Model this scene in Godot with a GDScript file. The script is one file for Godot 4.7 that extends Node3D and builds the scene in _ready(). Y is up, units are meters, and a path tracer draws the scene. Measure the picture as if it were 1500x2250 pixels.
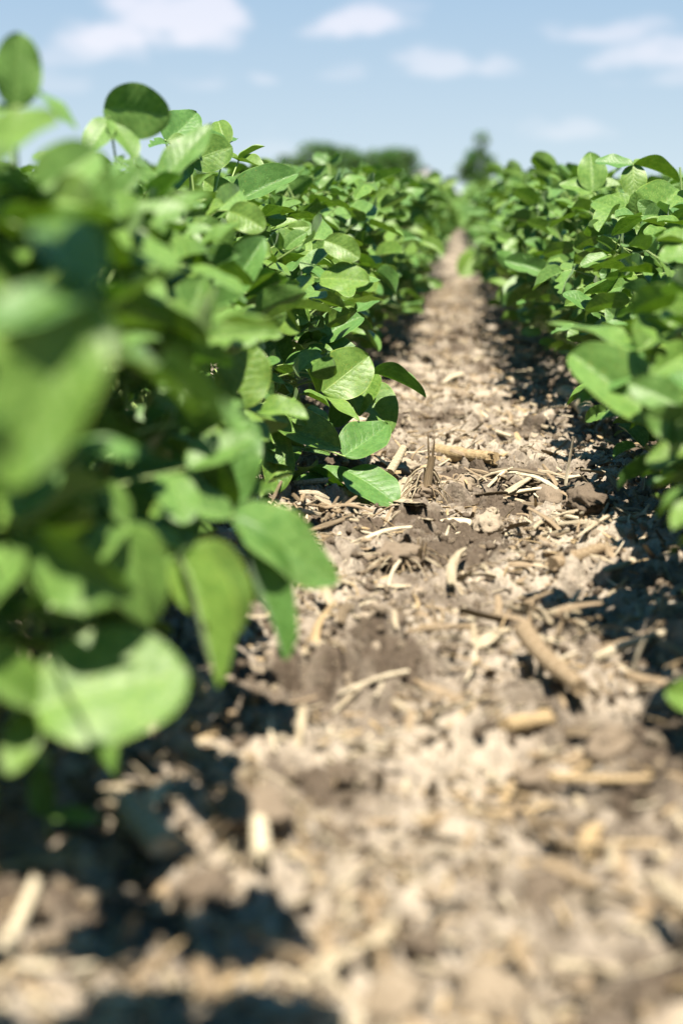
extends Node3D

const F := 3125.0                      # focal length in pixels of the photograph
const EYE := Vector3(0.0, 0.5, 0.0)    # camera, half a metre above the bare strip
const ROW := 0.39                      # the two soybean rows stand this far left and right of the strip's middle
var cam_basis: Basis
var rng := RandomNumberGenerator.new()
var names := {}
var n_lump := FastNoiseLite.new()
var n_block := FastNoiseLite.new()
var n_gap := FastNoiseLite.new()
var n_block2 := FastNoiseLite.new()
var n_gap2 := FastNoiseLite.new()
var n_fine := FastNoiseLite.new()
var n_tone := FastNoiseLite.new()
var leaf_mats: Array = []
var stem_mat: StandardMaterial3D
var straw_mats: Array = []
var soil_mat: StandardMaterial3D
var clod_mats: Array = []
var leaf_near: Array = []
var leaf_mid: Array = []
var leaf_far: Array = []


# ---------------------------------------------------------------- mesh helpers
class Shape:
	var v := PackedVector3Array()
	var n := PackedVector3Array()
	var uv := PackedVector2Array()
	var c := PackedColorArray()
	var i := PackedInt32Array()

	func grid(pts: PackedVector3Array, w: int, h: int, col := Color.WHITE, u_scale := 1.0, v_scale := 1.0) -> void:
		var first := v.size()
		for b in h:
			for a in w:
				var p := pts[b * w + a]
				var du := pts[b * w + mini(a + 1, w - 1)] - pts[b * w + maxi(a - 1, 0)]
				var dv := pts[mini(b + 1, h - 1) * w + a] - pts[maxi(b - 1, 0) * w + a]
				var nn := du.cross(dv)
				v.append(p)
				n.append(nn.normalized() if nn.length_squared() > 1e-18 else Vector3.UP)
				uv.append(Vector2(float(a) / (w - 1) * u_scale, float(b) / (h - 1) * v_scale))
				c.append(col)
		for b in h - 1:
			for a in w - 1:
				var k := first + b * w + a
				i.append_array([k, k + 1, k + w, k + 1, k + w + 1, k + w])

	func tube(path: PackedVector3Array, radii: PackedFloat32Array, sides := 6, col := Color.WHITE, cap := true) -> void:
		var first := v.size()
		var up := Vector3(0.31, 0.88, 0.36).normalized()
		var long := 0.0
		for k in path.size():
			var d := (path[mini(k + 1, path.size() - 1)] - path[maxi(k - 1, 0)]).normalized()
			var x := d.cross(up)
			if x.length() < 0.05:
				x = d.cross(Vector3.RIGHT)
			x = x.normalized()
			var y := x.cross(d).normalized()
			if k > 0:
				long += path[k].distance_to(path[k - 1])
			for s in sides + 1:
				var a := TAU * s / sides
				var o := x * cos(a) + y * sin(a)
				v.append(path[k] + o * radii[k])
				n.append(o)
				uv.append(Vector2(float(s) / sides, long * 8.0))
				c.append(col)
		for k in path.size() - 1:
			for s in sides:
				var q := first + k * (sides + 1) + s
				i.append_array([q, q + 1, q + sides + 1, q + 1, q + sides + 2, q + sides + 1])
		if cap:
			for e in 2:
				var k := 0 if e == 0 else path.size() - 1
				var d := (path[k] - path[1 if e == 0 else path.size() - 2]).normalized()
				var m := v.size()
				v.append(path[k] + d * radii[k] * 0.2)
				n.append(d)
				uv.append(Vector2(0.5, 0.0))
				c.append(col)
				for s in sides:
					var q := first + k * (sides + 1) + s
					v.append(v[q])
					n.append(d)
					uv.append(Vector2(0.5 + 0.1 * cos(TAU * s / sides), 0.1 * sin(TAU * s / sides)))
					c.append(col)
				for s in sides:
					var q0 := m + 1 + s
					var q1 := m + 1 + (s + 1) % sides
					i.append_array([m, q1, q0] if e == 0 else [m, q0, q1])

	func quad(a: Vector3, b: Vector3, cc: Vector3, d: Vector3, col := Color.WHITE) -> void:
		var first := v.size()
		var nn := (b - a).cross(d - a).normalized()
		for p in [a, b, cc, d]:
			v.append(p)
			n.append(nn)
			c.append(col)
		uv.append_array([Vector2(0, 0), Vector2(1, 0), Vector2(1, 1), Vector2(0, 1)])
		i.append_array([first, first + 2, first + 1, first, first + 3, first + 2])

	func box(at: Vector3, size: Vector3) -> void:
		var h := size / 2
		for ax in 3:
			for sg in [-1.0, 1.0]:
				var nv := Vector3.ZERO
				nv[ax] = sg
				var a := Vector3.ZERO
				a[(ax + 1) % 3] = 1
				var b := nv.cross(a)
				quad(at + (nv - a - b) * h, at + (nv + a - b) * h, at + (nv + a + b) * h, at + (nv - a + b) * h)

	func mesh(into: ArrayMesh = null, m: Material = null) -> ArrayMesh:
		for k in range(0, i.size(), 3):        # front faces run clockwise about their normals
			var p := i[k]
			var q := i[k + 1]
			var r := i[k + 2]
			if (v[q] - v[p]).cross(v[r] - v[p]).dot(n[p] + n[q] + n[r]) > 0.0:
				i[k + 1] = r
				i[k + 2] = q
		var out := into if into else ArrayMesh.new()
		var a := []
		a.resize(Mesh.ARRAY_MAX)
		a[Mesh.ARRAY_VERTEX] = v
		a[Mesh.ARRAY_NORMAL] = n
		a[Mesh.ARRAY_TEX_UV] = uv
		a[Mesh.ARRAY_COLOR] = c
		a[Mesh.ARRAY_INDEX] = i
		out.add_surface_from_arrays(Mesh.PRIMITIVE_TRIANGLES, a)
		if m:
			out.surface_set_material(out.get_surface_count() - 1, m)
		return out


# ---------------------------------------------------------------- object helpers
func numbered(called: String) -> String:
	var k: int = names.get(called, 0)
	names[called] = k + 1
	return called if k == 0 else "%s_%03d" % [called, k]


func tag(o: Node, label: String, category: String, group := "", kind := "") -> void:
	if label:
		o.set_meta("label", label)
	if category:
		o.set_meta("category", category)
	if group:
		o.set_meta("group", group)
	if kind:
		o.set_meta("kind", kind)


func thing(called: String, label: String, category: String, at: Vector3, group := "") -> Node3D:
	var o := Node3D.new()
	o.name = numbered(called)
	add_child(o)
	o.position = at
	tag(o, label, category, group)
	return o


func part(called: String, m: Mesh, mat: Material, parent: Node3D, xf := Transform3D()) -> MeshInstance3D:
	var o := MeshInstance3D.new()
	o.name = called
	o.mesh = m
	if mat:
		o.set_surface_override_material(0, mat)
	o.transform = xf
	parent.add_child(o, true)
	return o


func lone(called: String, m: Mesh, mat: Material, xf: Transform3D, label: String, category: String, group := "") -> MeshInstance3D:
	var o := MeshInstance3D.new()
	o.name = numbered(called)
	o.mesh = m
	if mat:
		o.set_surface_override_material(0, mat)
	add_child(o)
	o.transform = xf
	tag(o, label, category, group)
	return o


func ray(px: float, py: float) -> Vector3:
	return cam_basis * Vector3((px - 750.0) / F, -(py - 1125.0) / F, -1.0)


func at(px: float, py: float, d: float) -> Vector3:      # the point that lies d metres down the field
	var r := ray(px, py)
	return EYE + r * (d / -r.z)


func on_ground(px: float, py: float, lift := 0.0) -> Vector3:
	var r := ray(px, py)
	var p := EYE + r * (EYE.y / -r.y)
	for k in 3:
		p = EYE + r * ((EYE.y - ground_height(p.x, p.z) - lift) / -r.y)
	return p


func rot3(a: float, b: float, c: float) -> Basis:
	return Basis.from_euler(Vector3(a, b, c))


# ---------------------------------------------------------------- ground
func ground_height(x: float, z: float) -> float:
	var far := clampf((-z - 6.0) / 10.0, 0.0, 1.0)
	var h := n_lump.get_noise_2d(x, z) * 0.016
	if far < 1.0:
		var near := 1.0 - far
		var wx := x + n_fine.get_noise_2d(x * 0.4, z * 0.4) * 0.012
		var wz := z + n_fine.get_noise_2d(x * 0.4 + 50.0, z * 0.4) * 0.012
		var rough := clampf(0.6 + 0.9 * n_tone.get_noise_2d(x * 1.3 + 9.0, z * 1.3), 0.3, 1.0)
		h += n_block.get_noise_2d(wx * 0.42, wz * 0.42 + 7.0) * 0.010 * near
		h += (n_block.get_noise_2d(wx, wz) * 0.014 + minf(n_gap.get_noise_2d(wx, wz) + 1.0, 0.45) * 0.045) * rough * near
		h += (n_block2.get_noise_2d(wx, wz) * 0.0045 + minf(n_gap2.get_noise_2d(wx, wz) + 1.0, 0.5) * 0.013) * near
		h += (n_fine.get_noise_2d(x, z) * 0.0055 - 0.022) * near
	return h + 0.03 * smoothstep(0.1, 0.36, absf(x)) * (1.0 if absf(x) < 0.6 else 0.4)


func soil_tone(x: float, z: float) -> float:       # 0 moist dark soil .. 1 pale dry crust
	if absf(x) > 3.0:
		return 0.5
	var t := 0.66 + 1.35 * n_tone.get_noise_2d(x, z) + 0.5 * n_fine.get_noise_2d(x * 0.35 + 3.0, z * 0.35)
	t -= 0.62 * exp(-pow((x - 0.06) / 0.17, 2.0) - pow((z + 2.35) / 0.34, 2.0))
	t -= 0.45 * exp(-pow((x - 0.04) / 0.14, 2.0) - pow((z + 3.25) / 0.22, 2.0))
	return clampf(t, 0.0, 1.0)


func steps_out(fine_to: float, step: float, growth: float, to: float) -> PackedFloat32Array:
	var out := PackedFloat32Array()
	var p := 0.0
	while p < to:
		out.append(p)
		if p > fine_to:
			step *= growth
		p += step
	out.append(to)
	return out


func build_ground() -> void:
	var xs := PackedFloat32Array()
	var half := steps_out(0.40, 0.0036, 1.13, 500.0)
	for k in range(half.size() - 1, 0, -1):
		xs.append(-half[k])
	xs.append_array(half)
	var zs := PackedFloat32Array([60.0, 20.0, 8.0, 3.0, 1.2, 0.5, 0.1, -0.2, -0.4, -0.5])
	for q in steps_out(2.6, 0.0040, 1.026, 700.0):
		zs.append(-0.55 - q)
	var s := Shape.new()
	var w := xs.size()
	var h := zs.size()
	var pts := PackedVector3Array()
	pts.resize(w * h)
	s.c.resize(w * h)
	s.uv.resize(w * h)
	s.n.resize(w * h)
	var dark := Color(0.100, 0.080, 0.060)
	var crust := Color(0.385, 0.342, 0.278)
	for b in h:
		for a in w:
			var x := xs[a]
			var z := zs[b]
			var y := 0.0
			if absf(x) < 3.0 and z > -60.0 and z < 1.0:
				y = ground_height(x, z)
			pts[b * w + a] = Vector3(x, y, z)
			s.c[b * w + a] = dark.lerp(crust, soil_tone(x, z))
			s.uv[b * w + a] = Vector2(x, z)
	for b in h:
		for a in w:
			var du := pts[b * w + mini(a + 1, w - 1)] - pts[b * w + maxi(a - 1, 0)]
			var dv := pts[mini(b + 1, h - 1) * w + a] - pts[maxi(b - 1, 0) * w + a]
			s.n[b * w + a] = du.cross(dv).normalized()
	s.v = pts
	s.i.resize((w - 1) * (h - 1) * 6)
	var o := 0
	for b in h - 1:
		for a in w - 1:
			var k := b * w + a
			s.i[o] = k; s.i[o + 1] = k + 1; s.i[o + 2] = k + w
			s.i[o + 3] = k + 1; s.i[o + 4] = k + w + 1; s.i[o + 5] = k + w
			o += 6
	for k in s.n.size():
		if s.n[k].y < 0.0:
			s.n[k] = -s.n[k]
	var g := MeshInstance3D.new()
	g.name = "ground"
	g.mesh = s.mesh(null, soil_mat)
	add_child(g)
	tag(g, "bare dry brown soil between and beneath the soybean rows", "ground", "", "structure")


# ---------------------------------------------------------------- materials
func noise(freq: float, octaves: int, sd: int, kind := FastNoiseLite.TYPE_SIMPLEX_SMOOTH) -> FastNoiseLite:
	var f := FastNoiseLite.new()
	f.noise_type = kind
	f.frequency = freq
	f.seed = sd
	f.fractal_type = FastNoiseLite.FRACTAL_FBM
	f.fractal_octaves = octaves
	return f


func vein(s: float, t: float) -> float:     # counts the side veins along a leaflet
	return (t - 0.24 * absf(s)) * 8.0


func leaf_texture(speckled: bool) -> Array:
	var size := 512
	var col := Image.create(size, size, false, Image.FORMAT_RGB8)
	var hgt := Image.create(size, size, false, Image.FORMAT_RGB8)
	var blotch := noise(0.012, 3, 5)
	var fine := noise(0.06, 3, 6)
	var net := FastNoiseLite.new()
	net.noise_type = FastNoiseLite.TYPE_CELLULAR
	net.frequency = 0.055
	net.cellular_return_type = FastNoiseLite.RETURN_DISTANCE2_SUB
	net.seed = 8
	for y in size:
		var t := float(y) / (size - 1)
		for x in size:
			var s := float(x) / (size - 1) * 2.0 - 1.0
			var k := vein(s, t) + 0.55 * blotch.get_noise_2d(x * 0.5 + 90.0, y * 0.8) + 0.10 * fine.get_noise_2d(x * 0.6, y * 0.6)
			var dk := absf(k - roundf(k)) / 8.0
			var side := clampf(1.0 - dk / (0.0085 * (1.15 - absf(s))), 0.0, 1.0) * (0.9 - 0.5 * absf(s))
			var mid := clampf(1.0 - absf(s) / (0.045 * (1.15 - t)), 0.0, 1.0)
			var ve := maxf(side, mid)
			var cell := net.get_noise_2d(x, y) * 0.5 + 0.5
			var b := blotch.get_noise_2d(x, y)
			var f := fine.get_noise_2d(x, y)
			var base := Color(0.365, 0.505, 0.235).lerp(Color(0.430, 0.565, 0.285), clampf(0.5 + b * 1.2, 0, 1))
			base = base.darkened(clampf(0.10 - 0.16 * cell + 0.10 * f, 0.0, 0.25))
			var c := base.lerp(Color(0.53, 0.63, 0.36), maxf(side * 0.55, mid * 0.8))
			if speckled and fine.get_noise_2d(x * 1.9 + 300.0, y * 1.9) > 0.46 and b > -0.1:
				c = c.lerp(Color(0.80, 0.82, 0.62), 0.8)
			if fine.get_noise_2d(x * 0.45 + 700.0, y * 0.45) > 0.50:
				c = c.lerp(Color(0.56, 0.52, 0.24), 0.55)
			if absf(s) > 0.975:
				c = c.lerp(Color(0.66, 0.74, 0.42), 0.5)
			col.set_pixel(x, y, c)
			var puff := pow(absf(sin(PI * k)), 0.8) * clampf(1.0 - absf(s) * 0.55, 0.0, 1.0)
			var hh := 0.25 + 0.22 * puff * (1.0 - mid) + 0.22 * cell + 0.08 * f - 0.12 * ve
			hgt.set_pixel(x, y, Color(hh, hh, hh))
	hgt.bump_map_to_normal_map(7.0)
	return [ImageTexture.create_from_image(col), ImageTexture.create_from_image(hgt)]


func make_materials() -> void:
	var tex := [leaf_texture(false), leaf_texture(true)]
	var tints := [Color(0.95, 0.97, 0.90), Color(0.86, 0.91, 0.82), Color(0.90, 0.93, 0.76), Color(0.82, 0.90, 0.84), Color(0.98, 0.97, 0.82)]
	for k in tints.size():
		var m := StandardMaterial3D.new()
		m.resource_name = "soybean_leaf"
		m.albedo_color = tints[k]
		m.albedo_texture = tex[1 if k in [1, 2] else 0][0]
		m.normal_enabled = true
		m.normal_texture = tex[1 if k in [1, 2] else 0][1]
		m.normal_scale = 1.0
		m.roughness = 0.44
		m.metallic_specular = 0.41
		m.rim_enabled = true
		m.rim = 0.22
		m.rim_tint = 0.4
		m.backlight_enabled = true
		m.backlight = Color(0.66, 0.69, 0.31)
		m.cull_mode = BaseMaterial3D.CULL_DISABLED
		leaf_mats.append(m)
	stem_mat = StandardMaterial3D.new()
	stem_mat.resource_name = "green_stem"
	stem_mat.albedo_color = Color(0.50, 0.59, 0.33)
	stem_mat.roughness = 0.6
	stem_mat.rim_enabled = true
	stem_mat.rim = 0.3

	# straw: long pale fibres
	var im := Image.create(256, 256, false, Image.FORMAT_RGB8)
	var hi := Image.create(256, 256, false, Image.FORMAT_RGB8)
	var fib := noise(0.11, 3, 21)
	var blot := noise(0.02, 3, 22)
	for y in 256:
		for x in 256:
			var f := fib.get_noise_2d(x * 1.6, y * 0.05)
			var b := blot.get_noise_2d(x * 0.6, y * 0.5)
			var k := clampf(0.5 + f * 0.8 + b * 0.6, 0, 1)
			im.set_pixel(x, y, Color(0.69, 0.63, 0.53).lerp(Color(0.93, 0.89, 0.80), k))
			var g := clampf(0.5 + f * 0.7, 0, 1)
			hi.set_pixel(x, y, Color(g, g, g))
	hi.bump_map_to_normal_map(3.0)
	var st := ImageTexture.create_from_image(im)
	var sn := ImageTexture.create_from_image(hi)
	for tint in [Color(0.74, 0.73, 0.70), Color(0.63, 0.59, 0.54), Color(0.74, 0.69, 0.60), Color(0.50, 0.47, 0.43), Color(0.86, 0.86, 0.84)]:
		var m := StandardMaterial3D.new()
		m.resource_name = "dry_straw"
		m.albedo_color = tint
		m.albedo_texture = st
		m.normal_enabled = true
		m.normal_texture = sn
		m.roughness = 0.62
		m.metallic_specular = 0.35
		m.cull_mode = BaseMaterial3D.CULL_DISABLED
		straw_mats.append(m)

	# soil: crumbs
	var grain := noise(0.05, 5, 31)
	var crumb := FastNoiseLite.new()
	crumb.noise_type = FastNoiseLite.TYPE_CELLULAR
	crumb.frequency = 0.035
	crumb.fractal_type = FastNoiseLite.FRACTAL_FBM
	crumb.fractal_octaves = 3
	crumb.seed = 33
	var t1 := NoiseTexture2D.new()
	t1.noise = grain
	t1.width = 512; t1.height = 512; t1.seamless = true
	var ramp := Gradient.new()
	ramp.offsets = PackedFloat32Array([0.0, 0.45, 0.75, 1.0])
	ramp.colors = PackedColorArray([Color(0.70, 0.68, 0.66), Color(0.88, 0.87, 0.86), Color(0.97, 0.96, 0.95), Color(1, 1, 1)])
	t1.color_ramp = ramp
	var t2 := NoiseTexture2D.new()
	t2.noise = crumb
	t2.width = 512; t2.height = 512; t2.seamless = true
	soil_mat = soil(t1, t2, Color.WHITE, true)
	for tint in [Color(0.42, 0.38, 0.33), Color(0.50, 0.455, 0.395), Color(0.64, 0.595, 0.525), Color(0.57, 0.525, 0.455)]:
		clod_mats.append(soil(t1, t2, tint, false))


func soil(t1: Texture2D, t2: Texture2D, tint: Color, by_vertex: bool) -> StandardMaterial3D:
	var m := StandardMaterial3D.new()
	m.resource_name = "dry_soil"
	m.albedo_color = tint
	m.vertex_color_use_as_albedo = by_vertex
	m.albedo_texture = t1
	m.uv1_triplanar = true
	m.uv1_world_triplanar = by_vertex
	m.uv1_scale = Vector3.ONE * (7.0 if by_vertex else 0.7)
	m.heightmap_enabled = true
	m.heightmap_texture = t2
	m.heightmap_scale = 0.32 if by_vertex else 0.10
	m.heightmap_flip_texture = true
	m.roughness = 0.95
	m.metallic_specular = 0.2
	return m


# ---------------------------------------------------------------- soybean
func leaflet_mesh(sd: int, along: int, across: int, width := 0.62, bite := 0.0, stiff := false) -> ArrayMesh:
	# one metre long, tip towards -Z, upper face +Y
	var r := RandomNumberGenerator.new()
	r.seed = sd
	var fold := r.randf_range(0.12, 0.72)
	var droop := r.randf_range(0.05, 0.5)
	var wave := r.randf_range(0.01, 0.035)
	var phase := r.randf() * TAU
	var twist := r.randf_range(-0.35, 0.35)
	var cup := r.randf_range(-0.25, 0.2)
	var quilt := r.randf_range(0.002, 0.007)
	var sway := r.randf_range(-0.05, 0.05)
	var point := r.randf_range(0.54, 0.80)
	if stiff:
		fold = 0.24
		quilt = 0.008
		droop = 0.12
		twist *= 0.3
		point = 0.56
	var pts := PackedVector3Array()
	var peak := pow(0.5 / (0.5 + point), 0.5) * pow(point / (0.5 + point), point)
	for b in along + 1:
		var t := float(b) / along
		var tt := clampf(t, 0.002, 0.998)
		var hw := width * 0.5 * pow(tt, 0.5) * pow(1.0 - tt, point) / peak
		var bend := droop * t
		for a in across + 1:
			var s := float(a) / across * 2.0 - 1.0
			var w := hw
			if bite > 0.0 and s > 0.0:
				w *= 1.0 - bite * (exp(-pow((t - 0.55) / 0.10, 2.0)) + 0.8 * exp(-pow((t - 0.8) / 0.06, 2.0)))
			var x := s * w
			var puff := pow(absf(sin(PI * vein(s, t))), 0.8) * (1.0 - absf(s)) * minf(absf(s) * 5.0, 1.0) * quilt * minf(t * 5.0, 1.0)
			var y := absf(x) * fold + cup * x * x * 2.0 + puff + wave * s * s * sin(t * 11.0 + phase + s * 0.8)
			var tw := twist * t
			var x2 := x * cos(tw) - y * sin(tw)
			var y2 := x * sin(tw) + y * cos(tw)
			# bend the length along an arc that droops to the tip
			var arc := sin(bend * 1.3) / maxf(bend * 1.3, 1e-4) * t
			var fall := (1.0 - cos(bend * 1.3)) / maxf(bend * 1.3, 1e-4) * t
			pts.append(Vector3(x2 + sway * sin(t * PI), y2 * cos(bend) - fall, -arc - y2 * sin(bend)))
	var sh := Shape.new()
	# widthways is the first index: left to right, base to tip, upper face up
	sh.grid(pts, across + 1, along + 1)
	for k in sh.n.size():
		if sh.n[k].y < 0.0 and absf(twist) < 1.0:
			sh.n[k] = -sh.n[k]
	return sh.mesh()


func bezier(a: Vector3, b: Vector3, c: Vector3, count: int) -> PackedVector3Array:
	var out := PackedVector3Array()
	for k in count + 1:
		var t := float(k) / count
		out.append(a.lerp(b, t).lerp(b.lerp(c, t), t))
	return out


func taper(a: float, b: float, count: int) -> PackedFloat32Array:
	var out := PackedFloat32Array()
	for k in count + 1:
		out.append(lerpf(a, b, float(k) / count))
	return out


func frame(forward: Vector3, up: Vector3, length: float, wide := 1.0) -> Basis:
	var f := forward.normalized()
	var x := f.cross(up)
	if x.length() < 0.02:
		x = f.cross(Vector3(0.3, 0.2, 0.9))
	x = x.normalized()
	return Basis(x * length * wide, x.cross(f).normalized() * length, -f * length)


func pick(list: Array) -> Variant:
	return list[rng.randi() % list.size()]


func leaf_dirs(dir: Vector3) -> Array:      # the three leaflets of one leaf: [direction, start along the rachis]
	var flat := Vector3(dir.x, 0, dir.z).normalized()
	var side := flat.cross(Vector3.UP)
	return [[(side * 1.0 + flat * rng.randf_range(-0.1, 0.5)), 0.0], [(-side + flat * rng.randf_range(-0.1, 0.5)), 0.0], [flat, 1.0]]


func leaf_plan(h: float, n_nodes: int) -> Array:
	# [junction, leaflet placements, path of the petiole, rachis tip]
	var out := []
	var turn := rng.randf() * TAU
	for k in n_nodes:
		var u := float(k + 1) / n_nodes
		turn += PI + rng.randf_range(-0.9, 0.9)
		var y0 := h * lerpf(0.12, 0.86, pow(u, 0.9))
		var top := smoothstep(0.75, 1.0, u)
		var ln := lerpf(0.13, 0.22, sin(clampf(u * 1.15, 0, 1) * PI * 0.75)) * rng.randf_range(0.7, 1.2)
		ln = lerpf(ln, 0.09, top)
		if u < 0.35:
			ln *= 0.85
		var rise := deg_to_rad(lerpf(12.0, 52.0, u) + rng.randf_range(-16, 16))
		var flat := Vector3(cos(turn) * 1.0, 0, sin(turn) * 0.85)
		var from := Vector3(0, y0, 0)
		var dir := (flat * cos(rise) + Vector3.UP * sin(rise)).normalized()
		var to := from + dir * ln
		to.y = clampf(to.y, 0.05, h * 1.02)
		var ctrl := from + dir * ln * 0.5 + Vector3.UP * ln * 0.10
		var size := lerpf(0.083, 0.048, top) * rng.randf_range(0.82, 1.18)
		if u < 0.25:
			size *= 0.8
		var d2 := (flat + Vector3.UP * rng.randf_range(-0.35, 0.35)).normalized()
		var rachis := to + d2 * 0.022
		var leaflets := []
		for e in leaf_dirs(d2):
			var fwd: Vector3 = (e[0] as Vector3).normalized() + Vector3.UP * (rng.randf_range(-0.55, 0.75) + 0.5 * top)
			var up := (Vector3.UP + Vector3(rng.randfn(0.05, 0.75), 0, rng.randfn(0.1, 0.75))).normalized()
			if rng.randf() < 0.18:
				up = Vector3(rng.randfn(), rng.randf() * 0.3, rng.randfn()).normalized()
			var base: Vector3 = to.lerp(rachis, e[1]) + fwd.normalized() * 0.003
			leaflets.append(Transform3D(frame(fwd, up, size * rng.randf_range(0.9, 1.1), rng.randf_range(0.88, 1.12)), base))
		out.append([leaflets, bezier(from, ctrl, to, 5), rachis])
	return out


func stem_shape(h: float, lean: Vector3) -> Shape:
	var s := Shape.new()
	var path := PackedVector3Array()
	var rad := PackedFloat32Array()
	for k in 9:
		var t := k / 8.0
		path.append(Vector3(0, -0.03 + t * (h * 0.9 + 0.03), 0) + lean * t * t + Vector3(0.004 * (1 if k % 2 else -1), 0, 0.003 * (1 if k % 2 else -1)))
		rad.append(lerpf(0.0045, 0.0018, t))
	s.tube(path, rad, 6)
	return s


func petiole_shape(path: PackedVector3Array, rachis: Vector3, r0 := 0.0019, r1 := 0.0012) -> Shape:
	var s := Shape.new()
	var p := path.duplicate()
	p.append(rachis)
	s.tube(p, taper(r0, r1, p.size() - 1), 5)
	return s


func make_plant(sd: int, h: float, n_nodes: int, shapes: Array) -> Node3D:
	rng.seed = sd
	var root := Node3D.new()
	part("stem", stem_shape(h, Vector3.ZERO).mesh(), stem_mat, root)
	for e in leaf_plan(h, n_nodes):
		var leaf := part("leaf", petiole_shape(e[1], e[2]).mesh(), stem_mat, root)
		var mat: Material = pick(leaf_mats)
		for xf in e[0]:
			part("leaflet", pick(shapes), mat if rng.randf() < 0.6 else pick(leaf_mats), leaf, xf)
	return root


func joined_plant(sd: int, h: float, n_nodes: int) -> ArrayMesh:     # for the far rows: one mesh a plant
	rng.seed = sd
	var green := Shape.new()
	var stalk := stem_shape(h, Vector3.ZERO)
	for e in leaf_plan(h, n_nodes):
		for xf in e[0]:
			var src: ArrayMesh = pick(leaf_far)
			var a := src.surface_get_arrays(0)
			var first := green.v.size()
			var nb: Basis = (xf as Transform3D).basis.orthonormalized()
			for k in a[Mesh.ARRAY_VERTEX].size():
				green.v.append(xf * a[Mesh.ARRAY_VERTEX][k])
				green.n.append(nb * a[Mesh.ARRAY_NORMAL][k])
				green.uv.append(a[Mesh.ARRAY_TEX_UV][k])
				green.c.append(Color.WHITE)
			for k in a[Mesh.ARRAY_INDEX]:
				green.i.append(first + k)
	var out := green.mesh(null, leaf_mats[(sd % 4)])
	return stalk.mesh(out, stem_mat)


func ordinal(k: int) -> String:
	var e := "th"
	if k % 100 < 11 or k % 100 > 13:
		e = {1: "st", 2: "nd", 3: "rd"}.get(k % 10, "th")
	return str(k) + e


# A plant whose leaves stand where the photograph shows them. leaves: [junction px, py, d, [[tip px, py, d, facing, width], ...]]
func grown_plant(x: float, d: float, h: float, label: String, leaves: Array, sd := 0) -> void:
	rng.seed = 900 + sd
	var p := thing("soybean_plant", label, "soybean plant", Vector3(x, ground_height(x, -d), -d), "soybean plants of the two rows")
	part("stem", stem_shape(h, Vector3.ZERO).mesh(), stem_mat, p)
	for e in leaves:
		var j: Vector3 = at(e[0], e[1], e[2]) - p.position
		var y0 := clampf(j.y * 0.55, 0.03, h * 0.85)
		var from := Vector3(0, y0, 0)
		var ctrl := from.lerp(j, 0.55) + Vector3.UP * 0.03
		var leaf := part("leaf", petiole_shape(bezier(from, ctrl, j, 7), j + (j - ctrl).normalized() * 0.004, 0.0022, 0.0014).mesh(), stem_mat, p)
		var mat: Material = pick(leaf_mats)
		for q in e[3]:
			var tip: Vector3 = at(q[0], q[1], q[2]) - p.position
			var base := j
			if q.size() > 7:
				base = at(q[6], q[7], e[2]) - p.position
			var to_eye := (EYE - (p.position + j)).normalized()
			var face: float = q[3]
			var up := (Vector3.UP * (1.0 - absf(face)) + to_eye * face + Vector3(0.10, 0, 0)).normalized()
			var shapes: Array = leaf_near
			var m: Mesh = shapes[q[5]] if q.size() > 5 and q[5] >= 0 else pick(shapes)
			part("leaflet", m, mat if rng.randf() < 0.7 else pick(leaf_mats), leaf, Transform3D(frame(tip - base, up, base.distance_to(tip) * 1.04, q[4]), base))


func build_rows() -> void:
	var near := []
	var mid := []
	for k in 9:
		near.append(make_plant(100 + k, 0.52 + 0.012 * k, 18, leaf_near))
		mid.append(make_plant(200 + k, 0.53 + 0.012 * k, 18, leaf_mid))
	for side in [-1, 1]:
		rng.seed = 40 + side
		var d := 0.42 if side < 0 else 0.7
		var k := 0
		while d < 13.2:
			k += 1
			var hero_gap: bool = false
			var src: Node3D = pick(near) if d < 3.4 else pick(mid)
			var o: Node3D = src.duplicate()
			o.name = numbered("soybean_plant")
			add_child(o)
			var x: float = side * (ROW + 0.02 + rng.randf_range(-0.035, 0.035))
			x -= side * 0.085 * smoothstep(2.8, 5.0, d)
			if side > 0 and d < 2.4:
				x += -0.015 if d > 1.0 and d < 1.95 else 0.04
			if side < 0 and d > 0.66 and d < 0.98:
				x -= 0.08
			if side < 0 and d > 1.3 and d < 2.3:
				x -= 0.03
			if d < 1.3:
				x += side * (lerpf(0.09, 0.02, smoothstep(0.85, 1.2, d)) if side < 0 else 0.03)
			o.position = Vector3(x, ground_height(x, -d) - 0.004, -d)
			var sc := rng.randf_range(0.92, 1.05) * (lerpf(0.90, 0.80, smoothstep(0.95, 1.6, d)) + 0.02 * smoothstep(1.8, 2.4, d) + 0.10 * smoothstep(2.6, 4.0, d) if side < 0 else lerpf(0.70, 0.80, smoothstep(1.85, 2.1, d)) + 0.10 * smoothstep(2.8, 4.2, d))
			o.basis = rot3(rng.randfn(0, 0.05), (PI if rng.randf() < 0.5 else 0.0) + rng.randf_range(-0.5, 0.5), rng.randfn(0, 0.06) - side * -0.02).scaled(Vector3.ONE * sc)
			tag(o, "leafy green soybean plant in the %s row, %s plant from the camera end" % ["left" if side < 0 else "right", ordinal(k)], "soybean plant", "soybean plants of the two rows")
			d += rng.randf_range(0.066, 0.10) * (0.62 if d < 1.7 else 0.85 if d < 2.6 else 1.08)
	for p in near + mid:
		p.free()


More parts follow.
